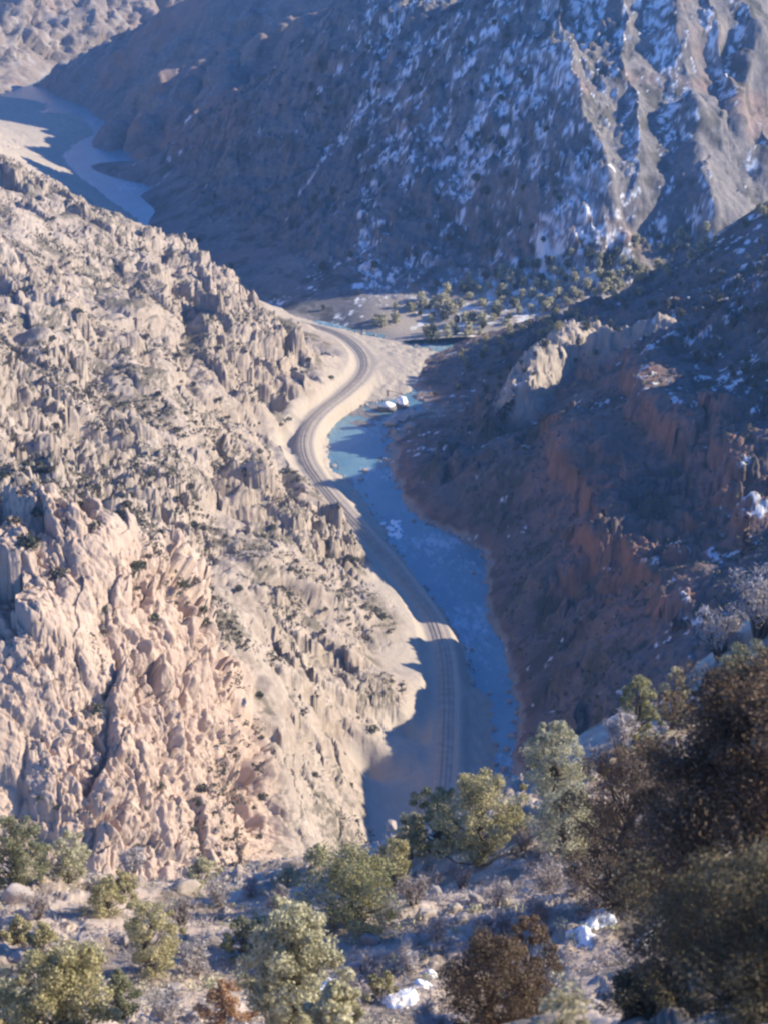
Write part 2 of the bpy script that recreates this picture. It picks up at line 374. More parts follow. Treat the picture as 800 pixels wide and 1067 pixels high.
# outcrops that stand proud of the slope (plan position, radius, height)
OUT = [(at(640, 365, 852), 9, 6), (at(668, 353, 850), 8, 6), (at(615, 376, 856), 9, 6), (at(690, 342, 848), 7, 5)]
Y = spaced(400, 1070, lambda y: .0011*y)
u = np.concatenate([np.linspace(-.035, .205, 560), np.linspace(.2055, .5, 130)])
fanR = Fan(u, Y, zR)
def dispR(P, N):
    x, y, z = P[..., 0], P[..., 1], P[..., 2]
    inl = sstep(2, 14, z)*(1-.85*sstep(145, 175, x))
    # gullies that run down to the river
    q = (y*1.0+.25*x)/34+.6*fbm(x/60, y/60, z*0, 2, 4)
    n = 4.2*(ridged(q, x/160, z*0, 3, 12)-.55)*inl
    n = n+2.6*fbm(x/22, y/22, z/22, 4, 13)*inl
    out = sstep(-.1, .25, fbm(x/38, y/38, z/30, 3, 14))
    v = inl*out*(3.6*blocks(x/14, y/14, z/50, 17, .4, .2)+2.2*blocks(x/6, y/6, z/20, 18, .5, .25)+1.0*blocks(x/2.6, y/2.6, z/7, 20, .5, .25))
    n = n+.5*inl*blocks(x/2.4, y/2.4, z/2.4, 21, .6, .2)+.15*fbm(x/2, y/2, z/2, 3, 15)
    n = n+1.0*fbm(x/5, y/5, z/5, 4, 22)*(1-sstep(2, 8, z))
    for (c0, r, h) in OUT:
        g = np.exp(-((x-c0[0])**2+(y-c0[1])**2)/r**2)
        v = v+h*g*(1+.5*fbm(x/3.5, y/3.5, z/6, 3, 19))
    return n.astype(f32), v.astype(f32)
def attrR(P, N, N2):
    x, y, z = P[..., 0], P[..., 1], P[..., 2]
    b1 = sstep(.05, .45, fbm(x/30+7, y/40, z/16, 4, 33))
    pk = np.maximum(b1*sstep(6, 25, z)*.6, .6*(1-sstep(1, 8, z)))
    for p_, h_ in SCARPS:
        d, s_, v = polydist(x, y, p_); pk = np.maximum(pk, np.exp(-(d/12)**2)*(.8+.6*fbm(x/7, y/7, z/7, 3, 25)))
    pk = np.clip(pk, 0, 1)
    sand = (1-sstep(.8, 2.2, z+.8*fbm(x/6, y/6, z*0, 2, 6)))*.7
    d, s_, v = polydist(x, y, KNOB); sand = np.maximum(sand, (1-sstep(7, 13, d))*.9)  # knob and outcrops take the pale sand colour to look sunlit
    for (c0, r, h) in OUT:
        sand = np.maximum(sand, np.exp(-((x-c0[0])**2+(y-c0[1])**2)/(r*1.5)**2)*.9)
    sc = sstep(-.05, .35, fbm(x/9, y/9, z/9, 5, 78, .6))*.75*(1-sand)*(1-.6*pk)
    hi = sstep(28, 60, z)
    sn = sstep(.36, .5, fbm(x/5, y/5, z/5, 4, 98, .6)+.22*fbm(x/40, y/40, z*0, 2, 97)-.34*(1-hi))*sstep(.45, .7, N2[..., 2])*.8
    return dict(pink=pk, sand=sand, scrub=sc, snow=sn)
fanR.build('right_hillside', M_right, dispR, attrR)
print('right', time.time()-T0, fanR.Z.shape)

# ================================================================== FAR MOUNTAIN with its ribs
A = [at(*p) for p in [
    (165, 224, 1285), (330, 334, 1032), (420, 344, 1012), (450, 338, 1022), (560, 300, 1045), (650, 290, 1050), (720, 270, 1060), (800, 240, 1085),
    (640, 272, 1050), (620, 250, 1055), (600, 200, 1068), (600, 100, 1120), (600, 0, 1185), (600, -40, 1205), (400, 200, 1138), (400, 100, 1240), (400, 0, 1330), (500, 250, 1085), (500, 150, 1130), (500, 0, 1245),
    (300, 250, 1150), (300, 150, 1270), (300, 60, 1370), (230, 150, 1360), (200, 110, 1440), (450, 300, 1050),
    (700, 150, 1108), (700, 50, 1168), (790, 100, 1160), (740, 230, 1068), (790, 0, 1235), (700, -60, 1215), (900, 100, 1215), (900, 250, 1115), (400, -20, 1342)]]
A += [(0, 1453, 98), (-66, 1450, 66), (123, 1470, 118), (79, 1349, 130), (109, 1331, 134), (181, 1341, 158), (160, 1270, 165), (-120, 1470, 30)]
A += [atz(*p) for p in [(165, 188, 3), (120, 170, 3), (165, 165, 6), (110, 140, 2), (141, 205, -1), (159, 222, -1), (90, 171, -1), (130, 180, 3)]]
A += [atz(400, 349, 0), atz(440, 361, .5), atz(470, 368, 1), atz(430, 353, 3), atz(480, 358, 5), atz(520, 350, 6)]
A += [atz(230, 285, 3), atz(262, 306, 3), atz(300, 326, 3), (60, 1002, 5), (95, 1022, 9)]
A += [(-165, 1240, -7), (-130, 1185, -7), (-102, 1112, -4), (-84, 1118, 4), (-62, 1062, -4), (-44, 1064, 5), (-32, 1018, -4), (-12, 1024, 4), (60, 985, -7), (350, 1150, 60), (400, 1300, 160)]
tpsA = TPS(A, .01)
ribs = [([(590, -40), (585, 10), (572, 65)], 5, 5), ([(590, 70), (608, 120), (622, 170), (640, 230), (655, 285)], 8.5, 11), ([(648, -40), (652, 40), (660, 120), (664, 200), (662, 250)], 6.5, 9),
        ([(690, -40), (705, 60), (722, 140), (745, 235)], 15, 14), ([(770, -40), (790, 80), (800, 180)], 14, 14), ([(850, -40), (870, 150)], 10, 12), ([(730, -40), (748, 60), (770, 150)], 5, 6)]
RIBS = []
for pts, w, h in ribs:
    q = [plan(tpsA, a, b, 1000, 1600) for a, b in pts]; RIBS.append(([(a, b, 0) for a, b in q], w, h))
def zA(x, y):
    z = tpsA(x, y)
    for poly, w, h in RIBS:
        d, s, v = polydist(x+4.5*fbm(x/22, y/22, x*0, 3, 5), y, poly)
        z = z+h*np.exp(-(d/w)**1.5)*(1+.5*vnoise(x/14, y/14, x*0, 9))
    return z
Y = spaced(985, 1560, lambda y: .0009*y)
u = np.linspace(-.16, .3, 620)
fanA = Fan(u, Y, zA)
def dispA(P, N):
    x, y, z = P[..., 0], P[..., 1], P[..., 2]
    inl = sstep(6, 22, z)
    q = (x*.85-y*.5)/26+.5*fbm(x/50, y/50, z*0, 2, 4)
    n = 6.0*(ridged(q, (x*.5+y*.85)/210, z*0, 3, 51)-.55)*inl
    n = n+4.5*fbm(x/45, y/45, z/45, 4, 52)*inl
    v = inl*(1-.6*sstep(95, 125, x-.12*(y-1050)))*(3.4*blocks(x/13, y/13, z/60, 53, .5, .2)+2.4*blocks(x/5.5, y/5.5, z/24, 54, .5, .3)+1.1*blocks(x/2.6, y/2.6, z/9, 56, .5, .3))
    n = n+.3*fbm(x/4, y/4, z/4, 3, 55)*(.3+.7*inl)
    return n.astype(f32), v.astype(f32)
def attrA(P, N, N2):
    x, y, z = P[..., 0], P[..., 1], P[..., 2]
    pk = sstep(.1, .5, fbm(x/55+3, y/55, z/40, 4, 34))
    sc = sstep(.1, .4, fbm(x/10, y/10, z/10, 5, 79, .6))*.7
    east = sstep(-70, 10, x-.0*y)
    lit = N2[..., 0]*SUN[0]+N2[..., 1]*SUN[1]+N2[..., 2]*SUN[2]     # snow lasts on slopes turned away from the winter sun
    cold = 1-sstep(.05, .45, lit)
    sn = sstep(.12, .34, fbm(x/7, y/7, z/7, 4, 96, .62)+.5*fbm(x/50, y/50, z/40, 2, 95)-.55*(1-east)-.1)*cold*.85
    foot = np.exp(-((x-85)/50)**2-((y-1050)/28)**2)+.8*np.exp(-((x+8)/9)**2-((y-1090)/60)**2)
    sn = np.maximum(sn, sstep(.05, .25, fbm(x/6, y/6, z/6, 4, 90, .65)-.45+.75*foot)*.9*sstep(.0, .3, foot))
    low = (1-sstep(5, 18, z+6*fbm(x/16, y/16, x*0, 3, 94)))*sstep(-25, 15, x)
    q = (x*.85-y*.5)/26+.5*fbm(x/50, y/50, z*0, 2, 4)
    sn = np.maximum(sn, sstep(.3, .5, .62-ridged(q, (x*.5+y*.85)/210, z*0, 3, 51)+.55*fbm(x/5, y/5, z/8, 4, 92, .65)-.5*(1-east))*cold*.8)
    sn = sn*sstep(-.35, .2, .55-ridged(q, (x*.5+y*.85)/210, z*0, 3, 51)+.7*fbm(x/16, y/16, z/30, 3, 89)+.7*foot)
    sn = sstep(.22, .6, sn)*(.2+.8*sstep(-.12, .05, fbm(x/3, y/3, z/3.5, 3, 91)))
    sn = np.maximum(sn, low*sstep(.22, .4, fbm(x/7, y/6, z/9, 3, 93))*.85*sstep(0, 25, x))
    return dict(pink=pk*(1-low)*.55, scrub=sc*(1-.6*low), snow=sn, sand=low)  # low valley ground is lightened to sand colour so it looks sunlit
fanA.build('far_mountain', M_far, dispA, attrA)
print('far', time.time()-T0, fanA.Z.shape)

# ================================================================== RIDGES BEHIND
def ridge(name, crest, kl, kr, u, Y, amp, seed, mat, snow=.0, flat=0, surf=None):
    poly = smooth_poly(crest, 6)
    def zf(x, y):
        d, s, v = polydist(x, y, poly)
        if surf: return surf(x, y)
        return v-np.where(s < 0, kr*d, kl*np.maximum(d-flat*sstep(12, 60, v)*(.3+1.1*np.abs(vnoise(x/30, y/30, x*0, seed))), 0)+.10*np.minimum(d, flat))
    fan = Fan(u, Y, zf)
    def disp(P, N):
        x, y, z = P[..., 0], P[..., 1], P[..., 2]
        inl = sstep(-2, 18, z)
        n = amp*1.2*fbm(x/60, y/60, z/60, 4, seed)*inl+amp*.9*blocks(x/26, y/26, z/40, seed+7, .8, .2)*inl+amp*.45*blocks(x/11, y/11, z/17, seed+8, .8, .25)*inl
        f1, f2, c = worley(x/16, y/16, z/22, seed+1); n = n+amp*.5*inl*(1-f1*1.2)
        f1, f2, c = worley(x/6, y/6, z/8, seed+2); n = n+amp*.2*inl*(1-f1*1.2)
        return n.astype(f32), 0
    def at_(P, N, N2):
        x, y, z = P[..., 0], P[..., 1], P[..., 2]
        pk = sstep(.0, .5, fbm(x/70, y/70, z/50, 3, seed+4))
        sn = sstep(.3, .5, fbm(x/12, y/12, z/12, 4, seed+5)+snow)*snow
        return dict(pink=pk, snow=sn, sand=pk*0, scrub=pk*0)
    fan.build(name, mat, disp, at_); return fan
u = np.linspace(-.24, .2, 420)
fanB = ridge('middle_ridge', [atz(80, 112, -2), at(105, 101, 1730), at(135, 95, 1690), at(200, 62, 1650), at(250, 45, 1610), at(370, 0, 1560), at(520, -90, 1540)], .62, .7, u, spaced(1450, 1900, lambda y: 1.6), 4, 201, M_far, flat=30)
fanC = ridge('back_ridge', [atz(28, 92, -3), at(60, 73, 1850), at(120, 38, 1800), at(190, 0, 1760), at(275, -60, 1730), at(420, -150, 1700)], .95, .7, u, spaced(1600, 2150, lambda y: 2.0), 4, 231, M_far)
tpsD = TPS([atz(0, 96, 1), atz(-60, 110, 1), atz(40, 84, 0), at(60, 70, 1965), at(110, 30, 2050), at(20, 30, 1985), at(20, 0, 2030), at(100, 0, 2110), at(-80, 30, 1900), at(-80, -60, 2050), at(100, -80, 2250), at(190, -10, 2180), at(250, -60, 2350), at(-250, 60, 1800)], .01)
fanD = ridge('distant_hillside', [(0, 0, 0), (1, 1, 0)], .5, .6, u, spaced(1760, 2500, lambda y: 2.2), 9, 261, M_dist, snow=.12, surf=tpsD)
print('ridges', time.time()-T0)

# ================================================================== FOREGROUND SLOPE
FG = [at(*p) for p in [
    (0, 905, 116), (100, 925, 112), (250, 960, 108), (330, 925, 113), (400, 880, 121), (470, 860, 120), (560, 830, 123), (620, 800, 131), (700, 735, 142), (770, 672, 157), (830, 606, 176),
    (0, 1067, 64), (150, 1067, 67), (300, 1067, 71), (420, 1067, 74), (550, 1067, 76), (650, 1067, 74), (780, 1067, 70),
    (100, 1000, 85), (250, 1010, 85), (400, 960, 93), (520, 930, 98), (640, 960, 88), (700, 900, 100), (800, 850, 112), (800, 740, 142), (-150, 900, 118), (-150, 1050, 74)]]
FG += [(0, 0, 268.2), (-6, 12, 259), (6, 12, 262), (30, 20, 257), (70, 60, 224), (60, 20, 246), (90, 110, 205), (-60, 20, 245), (0, -40, 275), (120, 60, 222)]
FG += [(-60, 230, 88), (0, 190, 110), (60, 222, 130), (130, 205, 150), (-10, 240, 60)]
tpsF = TPS(FG, .001)
Yf = spaced(6, 215, lambda y: max(.05, .0032*y) if y < 175 else 1.0)
u = np.concatenate([np.linspace(-.5, -.215, 60)[:-1], np.linspace(-.215, .215, 560), np.linspace(.216, 1.2, 300)])
fanF = Fan(u, Yf, tpsF)
def dispF(P, N):
    x, y, z = P[..., 0], P[..., 1], P[..., 2]
    n = 1.0*fbm(x/9, y/9, z/9, 3, 301)*sstep(10, 40, y)
    # outcrop ledges running across the slope
    q = (z*1.6+.35*x)/3.2+.5*vnoise(x/6, y/6, z/6, 305)
    n = n+.35*ridged(q, x/20, y/20, 2, 306)*sstep(-.1, .4, fbm(x/14, y/14, z/14, 2, 307))
    k = sstep(-.15, .3, fbm(x/11, y/11, z/11, 3, 303))
    n = n+k*.5*blocks(x/2.3, y/2.3, z/1.9, 302, 1.0, .3)+(.3+.7*k)*.2*blocks(x/.9, y/.9, z/.75, 304, 1.0, .25)+.1*fbm(x/.7, y/.7, z/.7, 3, 309)
    return (n*sstep(8, 30, y)).astype(f32), 0
def attrF(P, N, N2):
    x, y, z = P[..., 0], P[..., 1], P[..., 2]
    sc = sstep(.1, .4, fbm(x/4, y/4, z/4, 5, 310, .6))*.6
    return dict(pink=sc*0, scrub=sc, snow=sc*0, sand=sc*0)
fanF.build('foreground_slope', M_near, dispF, attrF)
print('fg', time.time()-T0, fanF.Z.shape)

# ================================================================== RIVER and ground sheet
def sheet(name, x0, x1, y0, y1, n, z, mat):
    xs = np.linspace(x0, x1, n); ys = np.linspace(y0, y1, n); X, Yv = np.meshgrid(xs, ys)
    o = new_mesh(name, np.stack([X, Yv, np.full_like(X, z)], -1).reshape(-1, 3), grid_faces(n, n), mat); o['kind'] = 'structure'; return o
sheet('river', -520, 420, 380, 2150, 40, 0.0, M_water)
sheet('ground', -6000, 6000, -4000, 9000, 20, -14.0, M_dist)

#<<T
# ================================================================== THINGS
rng = np.random.default_rng(11)
def tag(o, label, cat, group=None, kind=None):
    o['label'] = label; o['category'] = cat
    if group: o['group'] = group
    if kind: o['kind'] = kind
    return o
def empty(name, loc, rz=0.0):
    o = bpy.data.objects.new(name, None); COL.objects.link(o); o.location = loc; o.rotation_euler = (0, 0, rz); o.empty_display_size = .3; return o
def foliage_mat(name, c1, c2, c3, trans=.22, scale=1.2):
    m, nt, b, L = nodes(name)
    g = nt.nodes.new('ShaderNodeNewGeometry'); co = g.outputs['Position']
    n = noise(nt, co, scale, 3, .6)
    c = ramp(nt, [(.32, c1), (.5, c2), (.7, c3)], n)
    rnd = g.outputs['Random Per Island']
    c = mixc(nt, .45, c, ramp(nt, [(0, tuple(x*.65 for x in c1)), (.55, c2), (1, c3)], rnd))
    L.new(c, b.inputs['Base Color']); b.inputs['Roughness'].default_value = .7; b.inputs['Specular IOR Level'].default_value = .25
    t = nt.nodes.new('ShaderNodeBsdfTranslucent'); L.new(c, t.inputs[0])
    mx = nt.nodes.new('ShaderNodeMixShader'); mx.inputs[0].default_value = trans
    L.new(b.outputs[0], mx.inputs[1]); L.new(t.outputs[0], mx.inputs[2]); L.new(mx.outputs[0], nt.nodes['Material Output'].inputs[0])
    return m
def bark_mat(name, a, b_):
    m, nt, b, L = nodes(name)
    co = nt.nodes.new('ShaderNodeNewGeometry').outputs['Position']
    L.new(ramp(nt, [(.35, a), (.65, b_)], noise(nt, co, 9, 5, .6)), b.inputs['Base Color']); b.inputs['Roughness'].default_value = .9
    return m
F_OLIVE = foliage_mat('olive_foliage', (0.248, 0.229, 0.106), (0.438, 0.390, 0.198), (0.699, 0.591, 0.330))
F_GREY = foliage_mat('greygreen_foliage', (0.291, 0.283, 0.173), (0.525, 0.484, 0.303), (0.800, 0.727, 0.489))
F_YEL = foliage_mat('yellowgreen_foliage', (.20, .19, .085), (.34, .315, .15), (.50, .46, .25))
F_GREEN = foliage_mat('green_foliage', (0.147, 0.160, 0.083), (0.256, 0.256, 0.141), (0.384, 0.371, 0.224))
F_DARK = foliage_mat('dark_foliage', (.075, .062, .032), (.14, .115, .06), (.27, .22, .125), trans=.12)
F_BROWN = foliage_mat('brown_foliage', (.075, .05, .03), (.14, .095, .056), (.25, .17, .105), trans=.12, scale=.7)
F_RUST = foliage_mat('rust_foliage', (.38, .22, .12), (.52, .32, .18), (.62, .42, .25))
F_TWIG = foliage_mat('bare_twigs', (0.228, 0.186, 0.162), (0.360, 0.300, 0.264), (0.504, 0.432, 0.384), trans=.05)
F_PALE = foliage_mat('pale_twigs', (0.340, 0.290, 0.260), (0.480, 0.420, 0.380), (0.600, 0.540, 0.500), trans=.1)
F_CREAM = foliage_mat('cream_leaves', (0.320, 0.280, 0.160), (0.480, 0.430, 0.270), (0.620, 0.560, 0.380), trans=.25)
F_SCRUB = foliage_mat('dry_scrub', (.075, .066, .045), (.12, .105, .075), (.19, .165, .12), trans=.1, scale=.3)
F_FARJ = foliage_mat('far_juniper', (0.075, 0.078, 0.045), (0.128, 0.128, 0.075), (0.210, 0.195, 0.128), trans=.1, scale=.3)
BARK = bark_mat('bark', (.05, .038, .03), (.15, .12, .095))
M_snow, _nt, _b, _L = nodes('snow'); _b.inputs['Base Color'].default_value = (.87, .86, .84, 1); _b.inputs['Roughness'].default_value = .7
M_rock = rock_mat('boulder_rock', (.28, .23, .19), (.39, .325, .275), (.50, .43, .37), bump=.7, bdist=.08)
M_dkrock = rock_mat('river_boulder', (.16, .14, .125), (.23, .20, .175), (.32, .28, .245), bump=.7, bdist=.2)
M_ballast = rock_mat('ballast', (.30, .25, .20), (.36, .30, .24), (.43, .36, .29), bump=.5, bdist=.1)
M_steel, _nt, _b, _L = nodes('rail_steel'); _b.inputs['Base Color'].default_value = (.24, .19, .155, 1); _b.inputs['Roughness'].default_value = .5; _b.inputs['Metallic'].default_value = .2

def tubes(paths, sides=6):
    """list of (points, radii) -> verts, quads"""
    V, F = [], []; n0 = 0
    for P, rad in paths:
        P = np.asarray(P, float); n = len(P)
        T = np.gradient(P, axis=0); T /= np.linalg.norm(T, axis=1, keepdims=True)+1e-9
        ref = np.array([.31, .91, .27]); A_ = np.cross(T, ref); A_ /= np.linalg.norm(A_, axis=1, keepdims=True)+1e-9; B_ = np.cross(T, A_)
        ang = np.arange(sides)*2*math.pi/sides
        ring = P[:, None]+(A_[:, None]*np.cos(ang)[None, :, None]+B_[:, None]*np.sin(ang)[None, :, None])*np.asarray(rad)[:, None, None]
        V.append(ring.reshape(-1, 3))
        for i in range(n-1):
            for k in range(sides):
                a = n0+i*sides+k; b = n0+i*sides+(k+1) % sides
                F.append((a, b, b+sides, a+sides))
        n0 += n*sides
    return np.concatenate(V), np.array(F, np.int32)
def leaves(C, rad, n, size, aspect=.55, up=.25, shell=.5, rg=rng):
    """n leaf quads round each clump centre; faces look mostly outward"""
    C = np.repeat(np.asarray(C), n, 0); Rr = np.repeat(np.asarray(rad), n)
    N = len(C)
    d = rg.normal(size=(N, 3)); d /= np.linalg.norm(d, axis=1, keepdims=True)
    d[:, 2] += up*rg.random(N); d /= np.linalg.norm(d, axis=1, keepdims=True)
    r = Rr*(shell+(1.05-shell)*rg.random(N)**.6)
    P = C+d*r[:, None]*np.array([1, 1, .8])
    nn = d+.75*rg.normal(size=(N, 3)); nn /= np.linalg.norm(nn, axis=1, keepdims=True)
    t = np.cross(nn, rg.normal(size=(N, 3))); t /= np.linalg.norm(t, axis=1, keepdims=True)+1e-9; b = np.cross(nn, t)
    s = size*(.55+.9*rg.random(N))[:, None]
    V = np.stack([P-t*s*.5, P+b*s*aspect*.5, P+t*s*.5, P-b*s*aspect*.5], 1).reshape(-1, 3)
    return V, np.arange(4*N, dtype=np.int32).reshape(-1, 4)
def plant(name, label, cat, base, h, w, mat, leaf=.1, nclump=60, nleaf=120, shape='round', aspect=.55, group=None, seed=0, twig=False, lean=(0, 0), low=.12, yaw=0):
    """an Empty at the root collar > trunk (with its limbs) and crown"""
    rg = np.random.default_rng(seed+101); root = empty(name, base, yaw); tag(root, label, cat, group)
    # crown envelope by height
    def env(t):
        if shape == 'cone': return (1.02-t)*.95+.06
        if shape == 'tall': return .55+.5*math.sin(math.pi*min(t*1.15, 1))*(1 if t < .8 else .8)
        if shape == 'dome': return math.sqrt(max(0, 1-(t*.96)**2))
        return .35+.72*math.sin(math.pi*(t*.86+.10))
    lob = rg.random(6)*2*math.pi; C, rad, paths = [], [], []
    top = np.array([lean[0], lean[1], h])
    kink = rg.normal(size=(5, 3))*.05*w; kink[0] = 0; kink[:, 2] = 0
    tr = np.array([np.array([0, 0, -.25])+(top*.86)*i/4+kink[i] for i in range(5)])
    r0 = .035*h+.02*w
    paths.append((tr, r0*np.array([1.25, .9, .66, .42, .15])))
    for i in range(nclump):
        t = low+(1-low)*((i+rg.random())/nclump)
        a = i*2.399+rg.normal()*.5
        e = env((t-low)/(1-low))*w*.5*(1+.28*math.sin(2*a+lob[0])+.20*math.sin(3*a+lob[1]+4*t)+.16*rg.normal())
        k = (.25+.75*rg.random()**.55)
        c = np.array([math.cos(a)*e*k, math.sin(a)*e*k, t*h*.93])+np.array([lean[0], lean[1], 0])*t
        q = (.08+.11*rg.random())*w*(.75 if k > .8 else 1.05)*(.8 if t > .85 else 1)
        C.append(c); rad.append(q)
        if i % (2 if nclump < 90 else 3) == 0 or twig:
            s = tr[0]+(tr[-1]-tr[0])*max(.06, min(.93, t*.82-.12*k)); m_ = (s+c)/2+np.array([0, 0, -.04*h])+rg.normal(size=3)*.03*w
            paths.append((np.array([s, m_, c]), r0*np.array([.34, .2, .06])*(1.1-.6*t)))
    V, F = tubes(paths, 5); new_mesh('trunk', V, F, BARK, root)
    C = np.array(C); rad = np.array(rad)
    V, F = leaves(C, rad, int(nleaf*1.5), leaf*.78, aspect, shell=.25 if twig else .4, rg=rg)
    new_mesh('crown', V, F, mat, root, smooth=False)
    return root
def bush(name, label, cat, base, h, w, mat, leaf=.12, n=1600, group=None, seed=0, aspect=.1):
    """a many stemmed bare shrub: stems (trunk) and a haze of fine twigs"""
    rg = np.random.default_rng(seed+501); root = empty(name, base); tag(root, label, cat, group)
    paths, tips = [], []
    for i in range(16):
        a = rg.random()*2*math.pi; e = w*.5*(.25+.75*rg.random()); t = np.array([math.cos(a)*e, math.sin(a)*e, h*(.62+.4*rg.random()-.25*(e/w))])
        p0 = np.array([math.cos(a), math.sin(a), 0])*.05*w+np.array([0, 0, -.1]); m_ = p0*.5+t*.45+np.array([0, 0, .08*h])
        paths.append((np.array([p0, m_, t]), np.array([.022, .014, .005])*h)); tips += [t, m_+(t-m_)*.5, m_+rg.normal(size=3)*.08*w]
    V, F = tubes(paths, 4); new_mesh('stem', V, F, BARK, root)
    C = np.array(tips); V, F = leaves(C, np.full(len(C), .17*w), max(8, n//len(C)), leaf, aspect, up=.5, shell=.1, rg=rg)
    new_mesh('twigs', V, F, mat, root, smooth=False); return root
NEAR = [fanF]
def gpos(px, py, fans=NEAR):
    q = ground(px, py, fans); return q if q else at(px, py, 60)
def mpp(q):            # metres per photo pixel at a point
    return math.dist((0, 0, CAM_H), q)/FPX
def place(kind, name, label, cat, px, py_base, py_top, wpx, mat, Yd=None, **k):
    """stands a plant on the slope seen at (px, py_base); sized from its height and width in the view"""
    q = at(px, py_base, Yd) if Yd else gpos(px, py_base)
    if Yd: q = (q[0], q[1], float(fanF.z(np.array(q[0]), np.array(q[1]))))
    m = mpp(q)
    top = at(px, py_top, q[1]); h = max(.4, (top[2]-q[2]))*1.0
    f = plant if kind == 'plant' else bush
    return f(name, label, cat, (q[0], q[1], q[2]-.08), h, wpx*m, mat, **k)

# ---- plants standing on the near slope
P, B = 'plant', 'bush'
place(P, 'pinyon_pine', 'broad pale olive pine with a tall right lobe above the shadowed river bank', 'tree', 497, 905, 800, 72, F_OLIVE, seed=1, nclump=90, nleaf=130, leaf=.17)
place(P, 'pinyon_pine', 'yellow-green pine left of and touching the broad olive pine at the brink', 'tree', 455, 890, 818, 52, F_YEL, seed=2, nleaf=120, leaf=.16)
place(P, 'pinyon_pine', 'small grey-green pine low on the brink beside the yellow-green pine', 'tree', 428, 895, 845, 40, F_GREY, seed=3, nclump=40, leaf=.15)
place(P, 'pinyon_pine', 'rounded pale grey-green pine standing alone against the dark hillside, right of the river', 'tree', 576, 838, 752, 66, F_GREY, seed=4, nclump=80, nleaf=130, leaf=.17)
place(P, 'juniper_tree', 'wide grey-green juniper crowded below the rounded pine right of the river', 'tree', 590, 888, 822, 84, F_GREY, seed=5, nclump=70, leaf=.16, shape='dome')
place(P, 'juniper_tree', 'bright yellow-green wide juniper with dark shade on its left, under the talus', 'tree', 368, 966, 888, 96, F_YEL, seed=6, nclump=80, nleaf=130, leaf=.16)
place(P, 'juniper_tree', 'olive juniper behind the bright yellow-green one, near the foot of the talus', 'tree', 411, 925, 872, 48, F_OLIVE, seed=7, nclump=45, leaf=.15)
place(P, 'juniper_tree', 'largest pale grey juniper, two lobed, at bottom centre left beside a snow patch', 'tree', 306, 1085, 938, 92, F_GREY, seed=8, nclump=120, nleaf=170, leaf=.12, shape='tall')
place(P, 'juniper_tree', 'small pale juniper just right of the snow patch beside the largest juniper', 'tree', 352, 1090, 1018, 52, F_GREY, seed=9, nclump=45, nleaf=140, leaf=.11)
place(P, 'rust_shrub', 'rust-orange leafed shrub with a dark upright stem at bottom left centre', 'shrub', 236, 1090, 1018, 50, F_RUST, Yd=60, seed=10, nclump=45, nleaf=130, leaf=.11, shape='tall')
place(P, 'fir_sapling', 'small green conical sapling in the lower left corner', 'tree', 126, 1062, 1006, 42, F_GREEN, seed=11, nclump=45, nleaf=120, leaf=.11, shape='cone')
place(P, 'juniper_tree', 'olive-brown wide juniper low in the lower left beside the green sapling', 'tree', 62, 1085, 985, 98, F_OLIVE, seed=12, nclump=90, nleaf=140, leaf=.12)
place(P, 'juniper_tree', 'grey-green juniper cut by the bottom left corner of the view', 'tree', 6, 1090, 1022, 56, F_GREY, seed=13, nclump=50, leaf=.12)
place(P, 'juniper_tree', 'olive juniper standing midway up the lower left slope under the pink cliff', 'tree', 160, 1014, 940, 62, F_OLIVE, seed=14, nclump=60, nleaf=130, leaf=.13)
place(P, 'juniper_tree', 'dark green dense juniper at the left edge, at the foot of the pink cliff', 'tree', 16, 925, 850, 66, F_GREEN, seed=15, nclump=70, nleaf=130, leaf=.16)
place(P, 'juniper_tree', 'smaller grey juniper right of the dark green juniper at the cliff foot', 'tree', 72, 922, 868, 48, F_GREY, seed=16, nclump=45, leaf=.15)
place(P, 'juniper_tree', 'dusty olive shrubby juniper with a flat top beneath the cliff face', 'tree', 112, 955, 915, 44, F_OLIVE, seed=17, nclump=36, leaf=.14, shape='dome')
place(P, 'juniper_tree', 'small dark juniper left of the largest pale juniper', 'tree', 256, 1000, 955, 40, F_GREEN, seed=18, nclump=36, leaf=.13)
place(P, 'juniper_tree', 'grey-green juniper close behind the top of the largest pale juniper', 'tree', 312, 975, 932, 44, F_GREY, seed=19, nclump=40, leaf=.14)
place(P, 'pinyon_pine', 'sunlit yellow-green little pine at the brink left of the dark tree top', 'tree', 663, 775, 702, 42, F_YEL, seed=20, nclump=50, nleaf=120, leaf=.2)
place(P, 'pinyon_pine', 'sunlit pale yellow pine tip touching the top of the large dark tree', 'tree', 700, 760, 692, 34, F_CREAM, seed=21, nclump=36, leaf=.18)
place(B, 'bare_shrub', 'white-grey bare shrub at the brink below the little yellow-green pine', 'shrub', 645, 790, 738, 34, F_PALE, seed=22, leaf=.5, n=1400, aspect=.12)
place(B, 'bare_shrub', 'frosty pale bare shrub highest at the right edge of the view', 'shrub', 790, 668, 590, 62, F_PALE, seed=23, leaf=.5, n=2600, aspect=.12)
place(B, 'bare_shrub', 'frosty pale bare shrub lower and left of the highest one at the right edge', 'shrub', 748, 690, 632, 48, F_PALE, seed=24, leaf=.5, n=2200, aspect=.12)
place(P, 'juniper_tree', 'blue-shaded dark juniper under the frosty shrubs at the right edge', 'tree', 775, 745, 668, 66, F_GREEN, seed=25, nclump=60, leaf=.2)
place(B, 'bare_shrub', 'pale bare shrub in the open between the wide juniper and the snow patches', 'shrub', 572, 932, 895, 44, F_TWIG, seed=26, leaf=.34, n=1500)
place(B, 'bare_shrub', 'pink-tinged bare shrub at the bottom edge beside a snow patch', 'shrub', 445, 1090, 1050, 44, F_PALE, seed=27, leaf=.22, n=1500)

